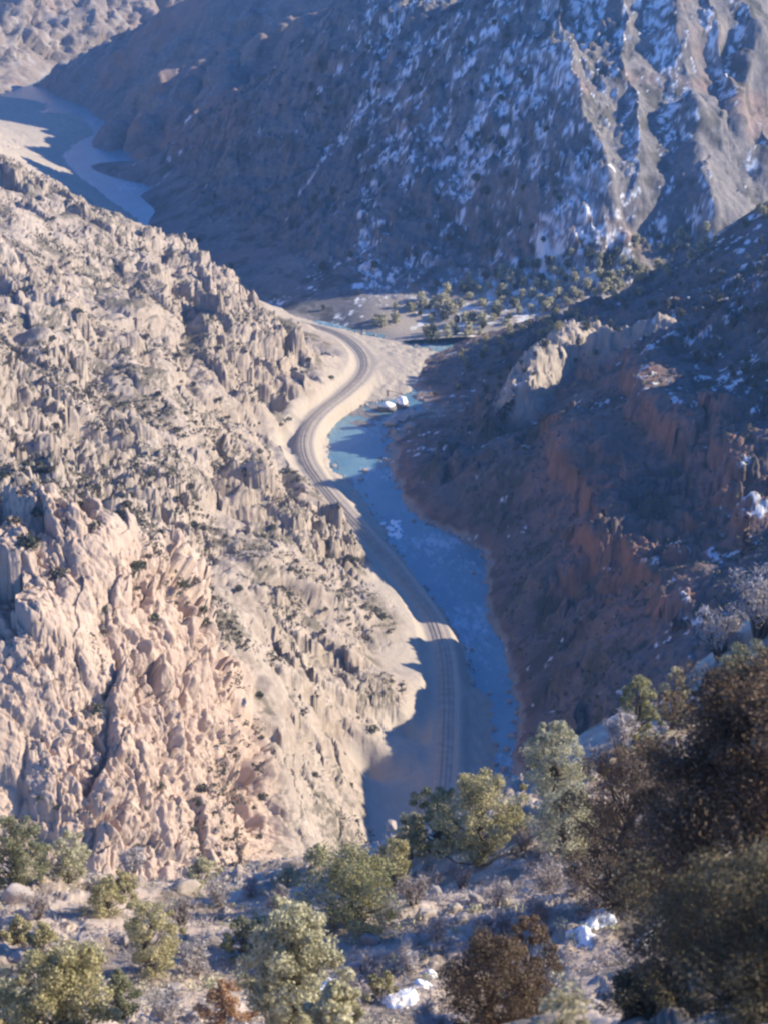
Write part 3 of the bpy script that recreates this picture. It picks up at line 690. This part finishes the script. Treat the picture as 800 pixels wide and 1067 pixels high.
# ---- the big dark trees close by on the right
def close(name, label, px, py_top, Yd, wpx, py_base, mat, seed, **k):
    q = at(px, py_base, Yd); zg = float(fanF.z(np.array(q[0]), np.array(q[1]))); m = mpp(q)
    top = at(px, py_top, Yd)
    return plant(name, label, 'tree', (q[0], q[1], zg-.1), top[2]-zg, wpx*m, mat, seed=seed, **k)
close('juniper_tree', 'largest dark brown juniper filling the right edge of the view', 764, 686, 33, 245, 1150, F_BROWN, 40, nclump=330, nleaf=330, leaf=.10, aspect=.4, low=.05, shape='tall')
place(P, 'juniper_tree', 'dark brown juniper against the left side of the largest dark juniper', 'tree', 650, 945, 772, 118, F_BROWN, seed=41, nclump=170, nleaf=240, leaf=.14, aspect=.4, low=.03)
close('juniper_tree', 'near black green juniper in the lower right corner in front of the largest one', 806, 900, 24, 225, 1200, F_DARK, 42, nclump=210, nleaf=300, leaf=.06, aspect=.4, low=.05)
close('juniper_tree', 'dark brown rounded juniper in shade at the bottom centre', 508, 972, 42, 118, 1110, F_BROWN, 43, nclump=100, nleaf=240, leaf=.085, aspect=.4, low=.05)
close('juniper_tree', 'dark low juniper below the snow patches at the bottom', 690, 1024, 30, 110, 1160, F_DARK, 44, nclump=100, nleaf=240, leaf=.07, aspect=.4, low=.05)
close('broadleaf_shrub', 'shrub with big cream sunlit leaves at the bottom edge', 588, 1028, 22, 84, 1130, F_CREAM, 45, nclump=34, nleaf=34, leaf=.10, aspect=.42, low=.15)
close('juniper_tree', 'slim dark juniper right behind the round shaded juniper at the bottom', 548, 945, 46, 60, 1060, F_BROWN, 46, nclump=60, nleaf=200, leaf=.09, aspect=.4, low=.05)

for i_, (px, py, tp, wp) in enumerate([(40, 960, 928, 34), (95, 1010, 982, 32), (205, 1018, 985, 36), (190, 965, 938, 30), (230, 945, 918, 30), (262, 935, 915, 24), (290, 950, 925, 28), (175, 1062, 1030, 40), (30, 1030, 1000, 30),
        (430, 945, 915, 36), (400, 965, 938, 32), (455, 980, 955, 32), (480, 925, 900, 30), (520, 945, 918, 34), (525, 975, 950, 30), (545, 890, 862, 30), (425, 1012, 985, 34), (385, 1015, 992, 28), (560, 960, 935, 28), (140, 905, 885, 26), (600, 935, 910, 30)]):
    place(B, 'bare_shrub', 'grey leafless shrub among the rocks of the sunlit near slope', 'shrub', px, py, tp, wp, F_PALE if i_ % 3 else F_TWIG, seed=60+i_, leaf=.3, n=1300, group='leafless shrubs on the near slope')
for i_, (px, py, tp, wp) in enumerate([(210, 920, 893, 34), (45, 990, 962, 34), (330, 905, 880, 30), (20, 985, 955, 36), (300, 925, 902, 30), (398, 1042, 1012, 34), (270, 978, 952, 26), (535, 870, 838, 34), (610, 865, 838, 32), (130, 935, 908, 32)]):
    place(P, 'juniper_shrub', 'low dusty juniper bush scattered over the near slope', 'shrub', px, py, tp, wp, (F_GREY, F_OLIVE)[i_ % 2], seed=90+i_, nclump=30, nleaf=90, leaf=.15, shape='dome', group='low juniper bushes on the near slope')
# ---- boulders
def rock_mesh(seed, squash=.7):
    rg = np.random.default_rng(seed); n = 22
    th = np.linspace(0, math.pi, n); ph = np.linspace(0, 2*math.pi, 2*n+1)[:-1]
    TH, PH = np.meshgrid(th, ph, indexing='ij'); D = np.stack([np.sin(TH)*np.cos(PH), np.sin(TH)*np.sin(PH), np.cos(TH)], -1)
    pl = rg.normal(size=(15, 3)); pl /= np.linalg.norm(pl, axis=1, keepdims=True); off = .48+.42*rg.random(15)
    r = np.full(TH.shape, 1.0)
    for p, o in zip(pl, off):
        c = D@p; r = np.minimum(r, np.where(c > .05, o/np.maximum(c, .05), 9))
    r = r*(1+.05*fbm(D[..., 0]*3+seed, D[..., 1]*3, D[..., 2]*3, 3, seed))
    V = (D*r[..., None]*np.array([1, .8, squash])).reshape(-1, 3)
    i = np.arange(n*2*n, dtype=np.int32).reshape(n, 2*n); j = np.roll(i, -1, 1)
    F = np.stack([i[:-1], i[1:], j[1:], j[:-1]], -1).reshape(-1, 4); return V, F
def mesh_only(name, V, F, mat, smooth=True):
    o = new_mesh(name, V, F, mat, smooth=smooth); me = o.data; bpy.data.objects.remove(o); return me
ROCKS = [mesh_only('boulder', *rock_mesh(s), M_rock) for s in range(6)]
def put(name, me, loc, sc, rot, label, cat, group):
    o = bpy.data.objects.new(name, me); COL.objects.link(o); o.location = loc; o.scale = sc; o.rotation_euler = rot
    return tag(o, label, cat, group)
rb = np.random.default_rng(5)
k = 0
for px, py, s in [(14, 940, 20), (30, 958, 15), (88, 985, 12), (190, 930, 16), (205, 945, 10), (222, 985, 13), (180, 1035, 12), (205, 1060, 14), (280, 1005, 10), (338, 985, 9), (455, 935, 13), (470, 952, 11),
                  (440, 960, 15), (425, 985, 14), (452, 990, 10), (480, 962, 10), (495, 940, 9), (520, 905, 10), (385, 985, 12), (402, 1000, 10), (372, 1012, 9), (418, 870, 12), (408, 862, 9), (448, 1010, 8),
                  (545, 905, 9), (505, 960, 8), (530, 945, 9), (20, 1000, 12), (48, 972, 10), (130, 985, 9), (145, 925, 10), (236, 950, 9), (265, 1040, 10), (555, 870, 10), (470, 985, 8), (604, 905, 8), (395, 945, 9), (350, 1000, 8)]:
    q = gpos(px, py); m = mpp(q)*s*(.9+.4*rb.random()); k += 1
    put('boulder', ROCKS[k % 6], (q[0], q[1], q[2]+.1*m), (m, m, m*(.7+.4*rb.random())), (.3*rb.normal(), .3*rb.normal(), 6*rb.random()),
        'pale granite boulder lying on the sunlit near slope among the trees', 'boulder', 'boulders on the near slope')

# ---- low dry brush between them: nobody could count it
def scatter_tufts(name, fan, ubox, ybox, n, size, mat, per, leafsize, aspect, seed, cond=None, kind='stuff'):
    rg = np.random.default_rng(seed); uu = rg.uniform(*ubox, n); yy = rg.uniform(ybox[0]**.5, ybox[1]**.5, n)**2; xx = uu*yy
    zz = fan.z(xx, yy); ok = np.ones(n, bool) if cond is None else cond(xx, yy, zz, rg)
    C = np.stack([xx, yy, zz], -1)[ok]; s = size*(.5+rg.random(len(C))**2*1.3)
    C[:, 2] += s*.25
    V, F = leaves(C, s, per, leafsize, aspect, up=.6, shell=.1, rg=rg)
    o = new_mesh(name, V, F, mat, smooth=False); o['kind'] = kind; return o
scatter_tufts('pale_brush', fanF, (-.26, .45), (58, 150), 7000, .42, F_PALE, 26, .24, .16, 70, lambda x, y, z, r: fbm(x/5, y/5, z/5, 2, 69) > -.1)
scatter_tufts('dry_brush', fanF, (-.26, .45), (58, 150), 8500, .42, F_TWIG, 26, .26, .16, 71, lambda x, y, z, r: fbm(x/6, y/6, z/6, 2, 72) > -.25)

scatter_tufts('green_brush', fanF, (-.26, .4), (62, 150), 2200, .5, F_GREY, 40, .17, .5, 68, lambda x, y, z, r: fbm(x/7, y/7, z/7, 3, 67) > .05)

# ---- snow patches lying on the near slope
def snow_patch(label, blobs, fans=NEAR, fan=fanF, thick=.26, group=None):
    c = [(gpos(px, py, fans)) for px, py, r in blobs]; rr = [1.3*r*mpp(q) for q, (_, _, r) in zip(c, blobs)]
    x0, x1 = min(q[0]-1.7*r for q, r in zip(c, rr)), max(q[0]+1.7*r for q, r in zip(c, rr))
    y0, y1 = min(q[1]-2.6*r for q, r in zip(c, rr)), max(q[1]+2.6*r for q, r in zip(c, rr))
    n = 70; X, Yv = np.meshgrid(np.linspace(x0, x1, n), np.linspace(y0, y1, n)); f = 0
    for q, r in zip(c, rr):
        f = f+np.exp(-(((X-q[0])/r)**2+((Yv-q[1])/(1.5*r))**2)*1.1)
    s0 = np.mean(rr); f = f+.35*fbm(X/s0*1.2, Yv/s0*1.2, X*0, 3, 81)-.5
    z = fan.z(X, Yv); zs = z
    for _ in range(7):
        zp = np.pad(zs, 1, 'edge'); zs = (zp[:-2, 1:-1]+zp[2:, 1:-1]+zp[1:-1, :-2]+zp[1:-1, 2:]+zs)/5
    Z = np.maximum(zs, z-.05)*.8+zs*.2+thick*np.clip(f*2.0, -1.3, 1)+.06
    Fq = grid_faces(n, n); keep = (f.ravel()[Fq] > -.35).any(1)
    V = np.stack([X, Yv, Z], -1).reshape(-1, 3); Fq = Fq[keep]
    used, inv = np.unique(Fq, return_inverse=True)
    o = new_mesh('snow_patch', V[used], inv.reshape(-1, 4), M_snow); return tag(o, label, 'snow patch', group)
snow_patch('long slanting snow patch between the shaded round juniper and the boulders at bottom centre', [(408, 1046, 9), (424, 1040, 10), (438, 1026, 9), (447, 1017, 7)])
snow_patch('narrow upright snow patch against the right side of the largest pale juniper', [(338, 1038, 9), (345, 1028, 8), (333, 1048, 7)])
snow_patch('upper left snow patch of the pair right of bottom centre', [(625, 956, 9), (633, 960, 7), (608, 972, 8), (616, 965, 6)])
snow_patch('slanting snow patch beside the dark junipers at lower right', [(668, 982, 8), (677, 974, 7), (688, 964, 8)])

# ================================================================== VALLEY FLOOR
snow_patch('long thin snow strip along the far edge of the gravel bar', [(368, 345, 5), (376, 346, 5), (385, 348, 5), (393, 350, 5), (402, 352, 4)], [fanL], fanL, .5)
def strip(poly, offs, dz, zs):
    """strip mesh along a plan polyline: offsets across, height over each"""
    T = np.gradient(poly[:, :2], axis=0); T /= np.linalg.norm(T, axis=1, keepdims=True); Nn = np.stack([T[:, 1], -T[:, 0]], -1)
    V = np.stack([np.concatenate([poly[:, :2]+Nn*o, (zs+d)[:, None]], 1) for o, d in zip(offs, dz)], 1)
    return V.reshape(-1, 3), grid_faces(len(poly), len(offs))
railp = smooth_poly(RAIL, 3); zr = railp[:, 2]
V, F = strip(railp, [-3.0, -1.9, -1.5, 1.5, 1.9, 3.0], [-.6, -.12, -.04, -.04, -.12, -.6], zr)
bed = new_mesh('railway', V, F, M_ballast); bed['kind'] = 'structure'
for o in (-.72, .72):
    V, F = strip(railp, [o-.04, o-.04, o+.04, o+.04], [-.06, .12, .12, -.06], zr); new_mesh('rail', V, F, M_steel, bed)
# cobbles washed up along the waterline: nobody could count them
def cobbles(lines, n, seed):
    rg = np.random.default_rng(seed); th = np.linspace(0, math.pi, 5); ph = np.arange(7)*2*math.pi/7
    D = np.array([[math.sin(a)*math.cos(b), math.sin(a)*math.sin(b), math.cos(a)] for a in th for b in ph])
    Fb = np.array([(i*7+k, (i+1)*7+k, (i+1)*7+(k+1) % 7, i*7+(k+1) % 7) for i in range(4) for k in range(7)], np.int32)
    V, F = [], []
    for k in range(n):
        ln = lines[int(rg.integers(len(lines)))]; i = int(rg.integers(len(ln)-1)); t = rg.random()
        p = np.array(ln[i])*(1-t)+np.array(ln[i+1])*t; sz = .3+1.0*rg.random()**3
        p = p+np.array([rg.normal()*1.6, rg.normal()*2.0, .05+.2*rg.random()])
        F.append(Fb+len(V)*35); V.append(D*(sz*(.75+.5*rg.random((35, 1))))*np.array([1, 1, .7])+p)
    o = new_mesh('bank_cobbles', np.concatenate(V), np.concatenate(F), M_rock, smooth=False); o['kind'] = 'stuff'
cobbles([left_edge, right_edge, bar_edge, right_edge], 750, 61)
# gravel shoal in the riffle under the bar
def shoal():
    x0, y0, _ = atz(330, 446, 0); x1, y1, _ = atz(405, 418, 0); n = 130
    X, Yv = np.meshgrid(np.linspace(x0-2, x1+6, n), np.linspace(y0-4, y1+10, n))
    m = np.exp(-(((X-(x0+x1)/2-3)/16)**2+((Yv-(y0+y1)/2)/22)**2)**2)
    Z = -.3+.34*m+.22*fbm((X+.5*Yv)/2.2, (Yv-.9*X)/9, X*0, 4, 88)
    o = new_mesh('gravel_shoal', np.stack([X, Yv, Z], -1).reshape(-1, 3), grid_faces(n, n), M_dkrock); o['kind'] = 'structure'
shoal()
def froth(px0, px1, py0, py1, seed):
    a = atz(px0, py1, 0); b = atz(px1, py0, 0); n = 70
    X, Yv = np.meshgrid(np.linspace(a[0], b[0], n), np.linspace(a[1], b[1], n)); cx, cy_ = (a[0]+b[0])/2, (a[1]+b[1])/2
    m = 1-((X-cx)/(b[0]-a[0])*2)**2-((Yv-cy_)/(b[1]-a[1])*2)**2
    Z = -.55+1.0*np.clip(m, -1, 1)+.9*fbm(X/1.5, Yv/3, X*0, 4, seed)-.15
    o = new_mesh('whitewater', np.stack([X, Yv, Z], -1).reshape(-1, 3), grid_faces(n, n), M_snow); o['kind'] = 'stuff'
froth(394, 422, 538, 568, 91)
def boulder_at(px, py, wpx, hm, label, mat, seed, z=0.0, cap=False):
    q = atz(px, py, z); m = mpp(q)*wpx/2; V, F = rock_mesh(seed, 1.0)
    root = new_mesh('boulder', V*np.array([m, m*1.1, hm]), F, mat); root.location = (q[0], q[1], z+hm*.25); tag(root, label, 'boulder')
    if cap:
        W = V*np.array([m*1.04, m*1.14, hm*1.12]); W[:, 2] = np.where(W[:, 2] > .28*hm, W[:, 2]+.18, .1*hm); W[:, :2] *= np.where(V[:, 2:] > .25, 1.0, .8)
        new_mesh('snow_cap', W, F, M_snow, root)
    return root
boulder_at(402, 427, 22, 3.6, 'left boulder of the snow capped pair standing in the riffle below the gravel bar', M_dkrock, 31, cap=True)
boulder_at(419, 424, 19, 3.4, 'right boulder of the snow capped pair standing in the riffle below the gravel bar', M_dkrock, 32, cap=True)
boulder_at(381, 491, 8, 1.1, 'tan boulder alone in midstream where the river turns blue', M_rock, 33)
boulder_at(341, 472, 5, .9, 'small pale boulder at the water edge beside the railway curve', M_rock, 34)
for px, py, w_, s in [(408, 442, 20, 35), (420, 437, 22, 36), (432, 434, 16, 37), (412, 452, 14, 38), (426, 447, 18, 39), (440, 432, 12, 40)]:
    o = boulder_at(px, py, w_, 2.4, 'sunlit tan boulder heaped on the right bank below the snow capped pair', M_rock, s, z=.6); o['group'] = 'boulders heaped on the right bank'
# leaning dead snag and a long pole on the bar
q = atz(404, 412, 3.0); root = empty('dead_tree', q); root.scale = (.62, .62, .62); tag(root, 'dark red-brown leaning dead tree on the gravel bar behind the snow capped boulders', 'dead tree')
V, F = tubes([(np.array([[0, 0, -.3], [-.25, 0, 1.8], [-.9, .1, 4.2]]), [.7, .55, .3]), (np.array([[-.3, 0, 2.0], [.8, 0, 2.9], [1.4, 0, 3.1]]), [.35, .25, .12])], 6)
new_mesh('trunk', V, F, bark_mat('red_bark', (.10, .04, .03), (.17, .075, .05)), root)
V, F = tubes([(np.array([[-.9, .1, 4.0], [5.5, -.6, 2.6], [13, -2.2, .6]]), [.28, .22, .12])], 5); new_mesh('long_limb', V, F, BARK, root)

# ---- small junipers and shrubs far off: four prototypes, copied
def far_tree(seed, h=1.0, w=.9, twig=False):
    rg = np.random.default_rng(seed); C, rad = [], []
    for i in range(14):
        t = .15+.8*i/14; a = i*2.4+rg.normal()*.4; e = w*.5*(.3+.75*math.sin(math.pi*(t*.85+.1)))*(.3+.6*rg.random())
        C.append((math.cos(a)*e, math.sin(a)*e, t*h*.9)); rad.append(.16+.09*rg.random())
    return leaves(np.array(C), np.array(rad), 26, .17, .7, rg=rg, shell=.4)
CROWNS = [mesh_only('crown', *far_tree(s), F_FARJ, False) for s in range(4)]
CROWN2 = [mesh_only('crown', *far_tree(s+9), F_OLIVE, False) for s in range(3)]
CROWN3 = [mesh_only('crown', *far_tree(s+15), F_GREY, False) for s in range(3)]  # paler crowns: sunlight on the valley junipers is put into the foliage colour
SHRUBS = [mesh_only('shrub', *far_tree(s+20, .75, 1.15), F_FARJ if s < 2 else F_SCRUB, False) for s in range(4)]
TR = mesh_only('trunk', *tubes([(np.array([[0, 0, -.15], [.02, 0, .4], [0, .02, .8]]), [.06, .045, .015])], 5), BARK)
def juniper(q, s, label, group, crowns, r, cat='tree'):
    root = empty('juniper_tree', q, r.random()*6.28); root.scale = (s, s, s*(.85+.4*r.random())); tag(root, label, cat, group)
    for n_, me in (('trunk', TR), ('crown', crowns[int(r.integers(len(crowns)))])):
        c = bpy.data.objects.new(n_, me); COL.objects.link(c); c.parent = root
    return root
ALL = [fanL, fanR, fanA]
def scatter_px(poly, n, r, fans, only):
    P_ = np.array(poly, float); out = []; tries = 0
    lo_, hi_ = P_.min(0), P_.max(0)
    while len(out) < n and tries < n*40:
        tries += 1; p = lo_+(hi_-lo_)*r.random(2); ins = False
        for a, b in zip(P_, np.roll(P_, -1, 0)):
            if (a[1] > p[1]) != (b[1] > p[1]) and p[0] < (b[0]-a[0])*(p[1]-a[1])/(b[1]-a[1])+a[0]: ins = not ins
        if not ins: continue
        hs = [(f.hit(*p), f) for f in fans]; hs = [h for h in hs if h[0]]
        if not hs: continue
        q, f = min(hs, key=lambda h: h[0][1])
        if f is only and q[2] > 1.2 and all(math.dist(q[:2], o[:2]) > 1.6 for o in out): out.append(q)
    return out
r = np.random.default_rng(8)
for q in scatter_px([(370, 338), (420, 318), (470, 300), (560, 275), (660, 252), (740, 240), (720, 285), (620, 325), (530, 350), (450, 362)], 170, r, ALL, fanA):
    juniper(q, 2.8+2.8*r.random(), 'small olive juniper on the valley floor at the foot of the far mountain', 'junipers at the foot of the far mountain', CROWN3 if r.random() < .75 else CROWNS, r)
for q in scatter_px([(450, 392), (500, 352), (620, 312), (710, 268), (800, 208), (800, 222), (715, 285), (625, 330), (505, 372)], 46, r, ALL, fanR):
    juniper(q, 2.6+2.2*r.random(), 'olive juniper on the crest of the right hillside', 'junipers along the crest of the right hillside', CROWN2, r)
for q in scatter_px([(440, 400), (560, 345), (800, 225), (800, 420), (680, 350), (560, 400), (450, 430)], 90, r, ALL, fanR):
    juniper(q, 2.0+1.8*r.random(), 'dark juniper on the shaded upper part of the right hillside', 'junipers on the right hillside', CROWNS, r)
for q in scatter_px([(180, 250), (330, 330), (560, 280), (640, 60), (560, 0), (300, 60)], 60, r, ALL, fanA):
    juniper(q, 2.4+2*r.random(), 'dark juniper on the snowy shaded face of the far mountain', 'junipers on the far mountain', CROWNS, r)
def shrub_spots(n):
    out = []
    while len(out) < n:
        p = (r.uniform(0, 400), r.uniform(180, 900))
        if r.random() > (.35+.65*(300 < p[1] < 620)): continue
        q = fanL.hit(*p)
        if q and q[2] > 9 and q[1] < 1000: out.append(q)
    return out
for q in shrub_spots(170):
    s = (1.2+1.5*r.random())
    put('shrub', SHRUBS[int(r.integers(4))], (q[0], q[1], q[2]-.1), (s, s, s), (0, 0, 6.28*r.random()), 'small grey-brown shrub on the sunlit left hillside', 'shrub', 'shrubs on the left hillside')
for px, py, w_ in [(30, 570, 26), (62, 600, 18), (95, 552, 16), (15, 545, 14), (14, 575, 14), (60, 548, 14), (85, 580, 12), (115, 548, 12)]:
    q = fanL.hit(px, py)
    if q:
        s = w_*mpp(q); put('shrub', SHRUBS[int(r.integers(4))], (q[0], q[1], q[2]-.2), (s, s, s*.75), (0, 0, 6.28*r.random()), 'grey-green shrub on the bench above the pink cliff', 'shrub', 'shrubs on the bench above the cliff')
o = scatter_tufts('hillside_brush', fanL, (-.2, .03), (380, 1040), 15000, 1.25, F_SCRUB, 13, .85, .5, 73, lambda x, y, z, rr: (z > 12) & (fbm(x/24, y/24, z/24, 4, 74) > .02+.25*(x > -25)*(y < 620)))
o = scatter_tufts('slope_brush', fanR, (-.02, .2), (480, 960), 5200, 1.0, F_FARJ, 13, .75, .5, 75, lambda x, y, z, rr: (z > 4) & (fbm(x/24, y/24, z/24, 3, 76) > 0))
print('things', time.time()-T0)
#T>>

# ================================================================== LIGHT, AIR, CAMERA
w = bpy.data.worlds.new('World'); SC.world = w; w.use_nodes = True
nt = w.node_tree; bg = nt.nodes['Background']
sky = nt.nodes.new('ShaderNodeTexSky'); sky.sky_type = 'NISHITA'; sky.sun_disc = False
sky.sun_elevation = SUN_EL; sky.sun_rotation = math.pi/2-SUN_AZ
sky.altitude = 1900; sky.air_density = 1.0; sky.dust_density = .3; sky.ozone_density = 5.0
tint = mixc(nt, 1.0, (.60, .93, 1.44), (1, 1, 1), 'MULTIPLY'); nt.links.new(sky.outputs[0], tint.node.inputs[7]); nt.links.new(tint, bg.inputs[0]); bg.inputs[1].default_value = .12
ld = bpy.data.lights.new('sun', 'SUN'); ld.energy = 5.0; ld.angle = R(.5); ld.color = (1, .90, .71)
lo = bpy.data.objects.new('sun', ld); COL.objects.link(lo)
from mathutils import Vector
lo.rotation_euler = Vector(SUN).to_track_quat('Z', 'Y').to_euler(); lo.location = (300, 200, 600)

def haze_box(x0, x1, y0, y1, z0, z1, dens):
    V = [(x, y, z) for x in (x0, x1) for y in (y0, y1) for z in (z0, z1)]
    F = [(0, 1, 3, 2), (4, 6, 7, 5), (0, 4, 5, 1), (2, 3, 7, 6), (0, 2, 6, 4), (1, 5, 7, 3)]
    m = bpy.data.materials.new('haze'); m.use_nodes = True; t = m.node_tree; t.nodes.remove(t.nodes['Principled BSDF'])
    v = t.nodes.new('ShaderNodeVolumePrincipled'); v.inputs['Color'].default_value = (.28, .56, 1, 1); v.inputs['Density'].default_value = dens; v.inputs['Anisotropy'].default_value = .1
    t.links.new(v.outputs[0], t.nodes['Material Output'].inputs['Volume'])
    o = new_mesh('haze', V, F, m, smooth=False); o['kind'] = 'stuff'
haze_box(-6100, 6100, -4100, 9100, -15.2, 420, .00007)

cd = bpy.data.cameras.new('camera'); co = bpy.data.objects.new('camera', cd); COL.objects.link(co)
co.location = (0, 0, CAM_H); co.rotation_euler = (math.pi/2-PITCH, 0, 0)
cd.sensor_fit = 'VERTICAL'; cd.sensor_height = 36; cd.sensor_width = 36; cd.lens = 18/math.tan(VFOV/2); cd.clip_start = .5; cd.clip_end = 20000
cd.dof.use_dof = True; cd.dof.focus_distance = 500; cd.dof.aperture_fstop = cd.lens/40
SC.camera = co
SC.view_settings.view_transform = 'Standard'; SC.view_settings.look = 'None'; SC.view_settings.exposure = .85; SC.view_settings.gamma = 1
SC.render.engine = 'CYCLES'
cy = SC.cycles; cy.use_denoising = True; cy.max_bounces = 6; cy.diffuse_bounces = 3; cy.glossy_bounces = 2; cy.volume_bounces = 1; cy.transparent_max_bounces = 8
cy.pixel_filter_type = 'BLACKMAN_HARRIS'; cy.filter_width = 2.5
print('script', time.time()-T0)
